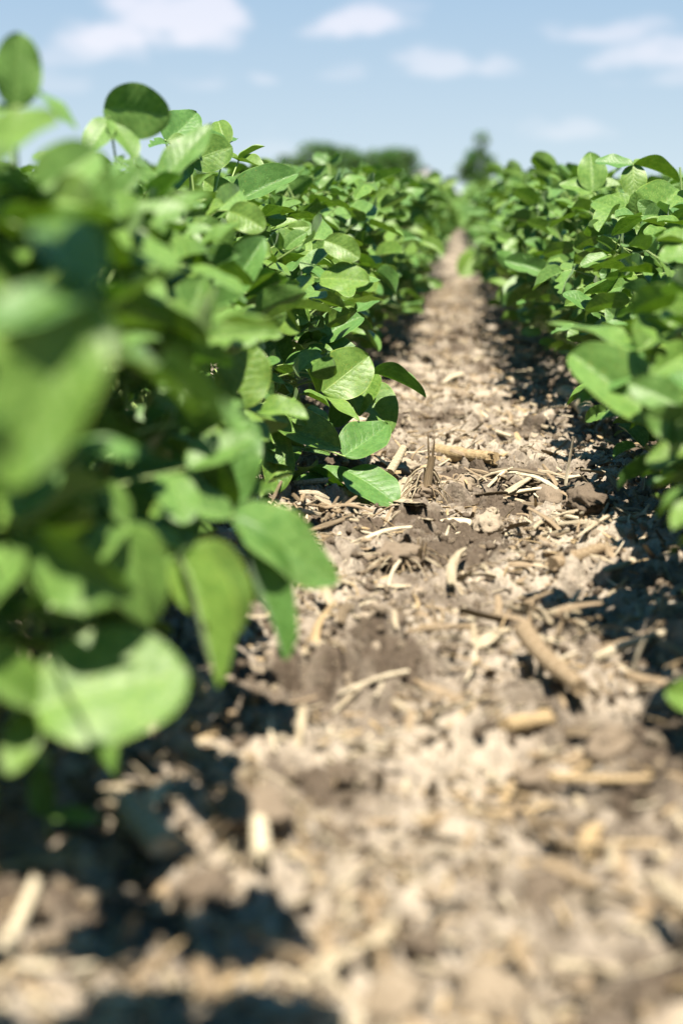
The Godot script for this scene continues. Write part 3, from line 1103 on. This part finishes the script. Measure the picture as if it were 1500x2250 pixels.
# ---------------------------------------------------------------- the hand-placed plants
func build_seen_plants() -> void:
	# [junction px, py, d, [[tip px, py, d, facing, width, shape, base px, py], ...]]
	grown_plant(-0.36, 2.50, 0.40, "low soybean plant reaching a rounded sunlit leaflet over the strip", [
		[755, 1002, 2.38, [[868, 1098, 2.33, 0.4, 1.25, 9, 762, 1035], [680, 1012, 2.42, 0.0, 0.9, 4, 775, 1090], [850, 930, 2.46, 0.5, 1.05, 5]]],
		[592, 935, 2.30, [[752, 968, 2.32, 0.45, 0.92, 1], [612, 1075, 2.24, 0.2, 0.8], [560, 880, 2.3, 0.3, 1.0]]],
		[640, 1062, 2.36, [[770, 1045, 2.42, 0.05, 0.7, 3], [690, 1010, 2.3, 0.2, 0.9], [590, 1020, 2.36, 0.2, 0.9]]]], 1)
	grown_plant(-0.40, 2.62, 0.50, "soybean plant holding a dark glossy leaflet out towards the middle of the strip", [
		[698, 868, 2.50, [[808, 782, 2.54, 0.8, 1.35, 10, 708, 862], [792, 908, 2.44, -0.2, 0.55, 3], [655, 750, 2.48, 0.1, 0.6, 6]]],
		[818, 820, 2.60, [[940, 848, 2.58, -0.25, 0.75, 4], [790, 905, 2.55, 0.4, 1.0], [760, 790, 2.62, 0.3, 1.0]]],
		[792, 850, 2.66, [[858, 940, 2.60, 0.6, 1.3, 8], [730, 930, 2.62, 0.4, 1.0], [800, 800, 2.72, 0.4, 1.0]]]], 2)
	grown_plant(-0.41, 2.72, 0.53, "soybean plant with pale speckled leaflets above the rounded glossy one", [
		[702, 752, 2.62, [[792, 688, 2.66, 0.5, 1.05, 2], [800, 800, 2.6, 0.3, 0.9], [650, 790, 2.6, 0.2, 0.9]]],
		[580, 722, 2.46, [[668, 588, 2.50, 0.7, 1.0, 5], [714, 604, 2.56, 0.2, 0.7, 3, 640, 690], [655, 606, 2.40, -0.05, 0.55, 0, 505, 692]]],
		[600, 735, 2.5, [[628, 800, 2.46, 0.6, 1.2, 1], [560, 690, 2.5, 0.4, 1.0], [640, 700, 2.56, 0.4, 1.0]]]], 3)
	grown_plant(-0.42, 2.60, 0.56, "soybean plant with deeply quilted leaflets lit from above", [
		[598, 602, 2.52, [[672, 518, 2.56, 0.7, 1.25, 2], [718, 556, 2.50, 0.05, 0.6, 4], [560, 520, 2.56, 0.3, 0.9]]],
		[578, 512, 2.58, [[530, 455, 2.56, 0.8, 1.25, 6], [650, 480, 2.6, 0.3, 0.8], [600, 450, 2.64, 0.4, 0.9]]],
		[515, 448, 2.52, [[645, 366, 2.54, 0.4, 0.85, 1], [455, 395, 2.5, 0.7, 1.2, 2], [500, 375, 2.54, 0.8, 1.0, 0]]],
		[480, 560, 2.3, [[380, 470, 2.28, 0.0, 0.7], [560, 520, 2.3, 0.2, 0.7], [520, 650, 2.26, 0.4, 0.9]]]], 4)
	grown_plant(-0.45, 2.45, 0.60, "tall soybean plant whose crown leaflets stand against the sky", [
		[416, 356, 2.34, [[508, 322, 2.36, 0.8, 1.3, 9], [365, 420, 2.3, 0.4, 1.0], [440, 300, 2.3, 0.3, 0.8]]],
		[365, 312, 2.30, [[432, 246, 2.36, 0.7, 1.1, 5], [450, 330, 2.3, 0.4, 0.9], [330, 320, 2.26, 0.3, 1.0]]],
		[498, 318, 2.46, [[482, 262, 2.48, 0.6, 1.1, 2], [520, 300, 2.5, 0.1, 0.7], [440, 290, 2.42, 0.4, 0.8]]],
		[524, 354, 2.62, [[575, 314, 2.64, -0.2, 0.7, 1], [580, 360, 2.6, 0.3, 0.9], [490, 330, 2.6, 0.3, 0.9]]]], 5)
	grown_plant(-0.44, 1.95, 0.62, "tall soybean plant with one dark leaflet raised alone above the left row", [
		[240, 262, 1.86, [[368, 256, 1.86, 1.2, 1.32, 9, 228, 238], [190, 330, 1.82, 0.3, 1.0], [300, 340, 1.84, 0.3, 1.0]]],
		[345, 420, 1.8, [[450, 260, 1.84, 0.1, 0.7, 3], [260, 340, 1.78, 0.4, 0.9], [390, 500, 1.76, 0.4, 1.0]]],
		[480, 682, 1.85, [[572, 515, 1.88, 0.4, 0.7, 1], [400, 575, 1.82, 0.6, 1.1, 5], [430, 720, 1.8, 0.4, 1.0]]]], 6)
	grown_plant(-0.45, 1.45, 0.62, "soybean plant lifting a broad leaflet into the sky at far left", [
		[36, 238, 1.36, [[42, 76, 1.36, 1.2, 1.05, 10], [175, 270, 1.36, 0.1, 0.8, 3, 75, 200], [-60, 250, 1.34, 0.3, 0.9]]],
		[118, 470, 1.28, [[238, 385, 1.28, 1.0, 1.4, 11], [60, 380, 1.24, 0.3, 0.9], [150, 600, 1.22, 0.4, 1.0]]],
		[240, 500, 1.36, [[300, 360, 1.38, 0.2, 0.7, 4], [330, 560, 1.34, 0.4, 0.9], [180, 420, 1.32, 0.5, 1.0]]]], 7)
	grown_plant(-0.38, 1.60, 0.50, "soybean plant with a soft broad leaflet leaning left of the sharp leaves", [
		[345, 850, 1.42, [[445, 610, 1.46, 0.8, 0.95, 5], [235, 740, 1.38, 0.2, 0.7, 3], [430, 930, 1.40, 0.4, 1.0]]],
		[505, 895, 1.80, [[562, 765, 1.82, 1.1, 1.3, 10], [590, 960, 1.78, 0.3, 0.8], [430, 860, 1.76, 0.4, 1.0]]],
		[498, 1120, 1.50, [[555, 930, 1.52, 1.0, 0.75, 11], [385, 930, 1.46, 0.1, 0.6, 4], [600, 1060, 1.52, 0.2, 0.6]]]], 8)
	grown_plant(-0.36, 1.32, 0.42, "soybean plant with a long pale blurred leaflet over the strip", [
		[510, 1135, 1.26, [[757, 1250, 1.30, 0.35, 1.1, 3], [640, 1430, 1.22, 0.2, 0.45, 6], [370, 1090, 1.24, 0.4, 1.0, 2]]],
		[395, 1215, 1.14, [[548, 1370, 1.12, 0.65, 1.25, 0], [500, 1480, 1.08, 0.1, 0.5, 4], [240, 1160, 1.12, 0.3, 0.9]]],
		[275, 1150, 1.10, [[335, 1370, 1.08, 0.75, 0.95, 1], [180, 1250, 1.06, 0.3, 0.8], [240, 1060, 1.10, 0.4, 0.9]]]], 9)
	grown_plant(-0.36, 1.02, 0.34, "nearest soybean plant with one large round blurred leaflet at lower left", [
		[75, 1560, 0.92, [[400, 1470, 0.95, 0.55, 1.35, 9], [-60, 1420, 0.88, 0.4, 1.0], [20, 1690, 0.88, 0.3, 0.8]]],
		[205, 640, 0.745, [[10, 1050, 0.70, 0.6, 0.75, 10], [-40, 700, 0.72, 0.3, 1.0], [110, 470, 0.78, 0.4, 0.9]]],
		[10, 740, 0.94, [[210, 655, 0.96, 0.35, 0.8, 1], [-80, 560, 0.92, 0.5, 1.0], [60, 860, 0.9, 0.4, 1.0]]],
		[110, 990, 0.98, [[340, 975, 1.0, 0.02, 0.6, 3], [30, 1130, 0.94, 0.5, 0.9], [-30, 940, 0.96, 0.4, 1.0]]]], 10)
	var tall := thing("soybean_plant", "tall soybean plant beside the camera arching over the lower left corner", "soybean plant", Vector3(-0.46, 0.0, -0.60), "soybean plants of the two rows")
	rng.seed = 950
	part("stem", stem_shape(0.62, Vector3(0.06, 0, 0)).mesh(), stem_mat, tall)
	for e in [[Vector3(-0.150, 0.662, -0.665), [Vector3(0.095, 0.005, -0.02), Vector3(-0.06, 0.0, -0.05)]], [Vector3(-0.125, 0.640, -0.565), [Vector3(0.105, 0.0, 0.02), Vector3(0.02, 0.01, 0.09), Vector3(-0.07, 0.0, -0.03)]], [Vector3(-0.205, 0.635, -0.545), [Vector3(0.06, 0.0, 0.08), Vector3(0.08, 0.0, -0.03), Vector3(-0.06, 0.0, 0.05)]]]:
		var j: Vector3 = e[0] - tall.position
		var from := Vector3(0.05, 0.50, 0)
		var leaf := part("leaf", petiole_shape(bezier(from, from.lerp(j, 0.5) + Vector3.UP * 0.05, j, 7), j + Vector3(0.004, 0, 0)).mesh(), stem_mat, tall)
		for q in e[1]:
			part("leaflet", leaf_near[9 + rng.randi() % 3], pick(leaf_mats), leaf, Transform3D(frame(q, Vector3.UP, (q as Vector3).length(), 1.3), j))
	# right row
	grown_plant(0.42, 2.70, 0.52, "soybean plant with a quilted leaflet facing the camera in right row", [
		[1396, 658, 2.58, [[1384, 556, 2.62, 0.92, 1.25, 11], [1288, 618, 2.52, -0.25, 0.6, 4], [1470, 640, 2.56, 0.2, 0.9, 1]]],
		[1442, 588, 2.64, [[1418, 478, 2.66, 0.6, 0.75, 6], [1500, 520, 2.64, 0.5, 0.9], [1480, 600, 2.6, 0.3, 0.8]]]], 11)
	grown_plant(0.44, 2.95, 0.60, "soybean plant with large pale leaflets and one dark crest leaflet at right edge", [
		[1402, 498, 2.86, [[1500, 392, 2.90, 0.7, 1.2, 0], [1396, 425, 2.84, 0.5, 1.0], [1480, 470, 2.82, 0.4, 0.9]]],
		[1390, 362, 3.0, [[1492, 378, 3.02, -0.1, 0.95, 4], [1310, 350, 3.0, 0.4, 0.9], [1400, 440, 2.96, 0.6, 1.0]]],
		[1300, 420, 3.3, [[1296, 335, 3.34, 0.8, 1.1, 5], [1230, 400, 3.3, 0.5, 1.0], [1360, 400, 3.3, 0.4, 1.0]]]], 12)
	grown_plant(0.36, 1.62, 0.42, "soybean plant with blurred fan of leaflets in front of right row", [
		[1405, 772, 1.64, [[1212, 688, 1.68, 0.25, 0.75, 3], [1540, 640, 1.66, 0.3, 0.9, 1], [1275, 880, 1.60, 0.4, 0.8]]],
		[1475, 950, 1.58, [[1270, 760, 1.62, 0.55, 0.8, 2], [1560, 860, 1.56, 0.4, 1.0], [1420, 820, 1.52, 0.4, 0.8]]],
		[1535, 1085, 1.40, [[1428, 1108, 1.42, 0.2, 0.8, 0], [1560, 980, 1.42, 0.4, 1.0], [1480, 1150, 1.36, 0.2, 0.8]]],
		[1560, 1540, 1.20, [[1462, 1520, 1.22, 0.8, 1.2, 5], [1600, 1440, 1.2, 0.4, 1.0], [1590, 1620, 1.18, 0.3, 1.0]]]], 13)
	grown_plant(0.28, 8.3, 0.34, "small soybean plant leaning into the narrow end of the strip", [
		[1040, 560, 8.2, [[1012, 600, 8.1, 0.6, 1.3, 2], [1062, 600, 8.2, 0.5, 1.0], [1030, 540, 8.3, 0.4, 1.0]]]], 14)


func _ready() -> void:
	# camera
	cam_basis = Basis.from_euler(Vector3(deg_to_rad(-12.45), deg_to_rad(4.61), 0.0))
	var cam := Camera3D.new()
	cam.name = "camera"
	add_child(cam)
	cam.position = EYE
	cam.basis = cam_basis
	var lens := CameraAttributesPhysical.new()
	lens.frustum_focal_length = 33.333
	lens.frustum_focus_distance = 2.50
	lens.frustum_near = 0.05
	lens.frustum_far = 3000.0
	lens.exposure_aperture = 1.55
	cam.attributes = lens
	cam.current = true
	# sky and exposure
	var sky_mat := ProceduralSkyMaterial.new()
	sky_mat.sky_top_color = Color(0.030, 0.122, 0.262).linear_to_srgb()
	sky_mat.sky_horizon_color = Color(0.266, 0.318, 0.346).linear_to_srgb()
	sky_mat.sky_curve = 0.15
	sky_mat.ground_bottom_color = Color(0.10, 0.10, 0.06).linear_to_srgb()
	sky_mat.ground_horizon_color = Color(0.20, 0.22, 0.18).linear_to_srgb()
	sky_mat.sun_angle_max = 8.0
	sky_mat.sky_cover = cloud_cover()
	sky_mat.sky_cover_modulate = Color(0.66, 0.54, 0.47, 0.38)
	var sky := Sky.new()
	sky.sky_material = sky_mat
	var env := Environment.new()
	env.background_mode = Environment.BG_SKY
	env.sky = sky
	env.tonemap_mode = Environment.TONE_MAPPER_LINEAR
	env.tonemap_exposure = 2.9
	env.background_energy_multiplier = 0.89
	env.sdfgi_enabled = true
	env.ssao_enabled = true
	env.ssil_enabled = true
	var we := WorldEnvironment.new()
	we.name = "world_environment"
	we.environment = env
	add_child(we)
	# sun: near overhead, a little behind the camera
	var sun := DirectionalLight3D.new()
	sun.name = "sun"
	sun.light_energy = 1.6
	sun.light_color = Color(1.0, 0.96, 0.90)
	sun.light_angular_distance = 0.5
	sun.shadow_enabled = true
	add_child(sun)
	var towards := Vector3(0.05, 0.95, 0.32).normalized()
	sun.look_at_from_position(towards * 20.0, Vector3.ZERO, Vector3.UP)

	n_lump = noise(5.0, 2, 3)
	for e in [[n_block, 17.0, FastNoiseLite.RETURN_CELL_VALUE], [n_gap, 17.0, FastNoiseLite.RETURN_DISTANCE2_SUB], [n_block2, 46.0, FastNoiseLite.RETURN_CELL_VALUE], [n_gap2, 46.0, FastNoiseLite.RETURN_DISTANCE2_SUB]]:
		e[0].noise_type = FastNoiseLite.TYPE_CELLULAR
		e[0].fractal_type = FastNoiseLite.FRACTAL_NONE
		e[0].frequency = e[1]
		e[0].seed = 4
		e[0].cellular_return_type = e[2]
	n_fine = noise(55.0, 3, 5)
	n_tone = noise(3.2, 3, 6)
	make_materials()
	for k in 8:
		leaf_near.append(leaflet_mesh(10 + k, 34, 14))
	leaf_near.append(leaflet_mesh(30, 40, 14, 0.62, 0.62))
	for k in 3:
		leaf_near.append(leaflet_mesh(33 + k, 40, 14, 0.62, 0.0, true))
	for k in 7:
		leaf_mid.append(leaflet_mesh(40 + k, 14, 8))
	leaf_mid.append(leaflet_mesh(52, 20, 10, 0.62, 0.5))
	leaf_near.append(leaflet_mesh(36, 40, 16, 0.62, 0.45))
	for k in 4:
		leaf_far.append(leaflet_mesh(60 + k, 4, 4))

	build_ground()
	build_far_rows()
	build_background()
	build_rows()
	build_seen_plants()
	build_litter()
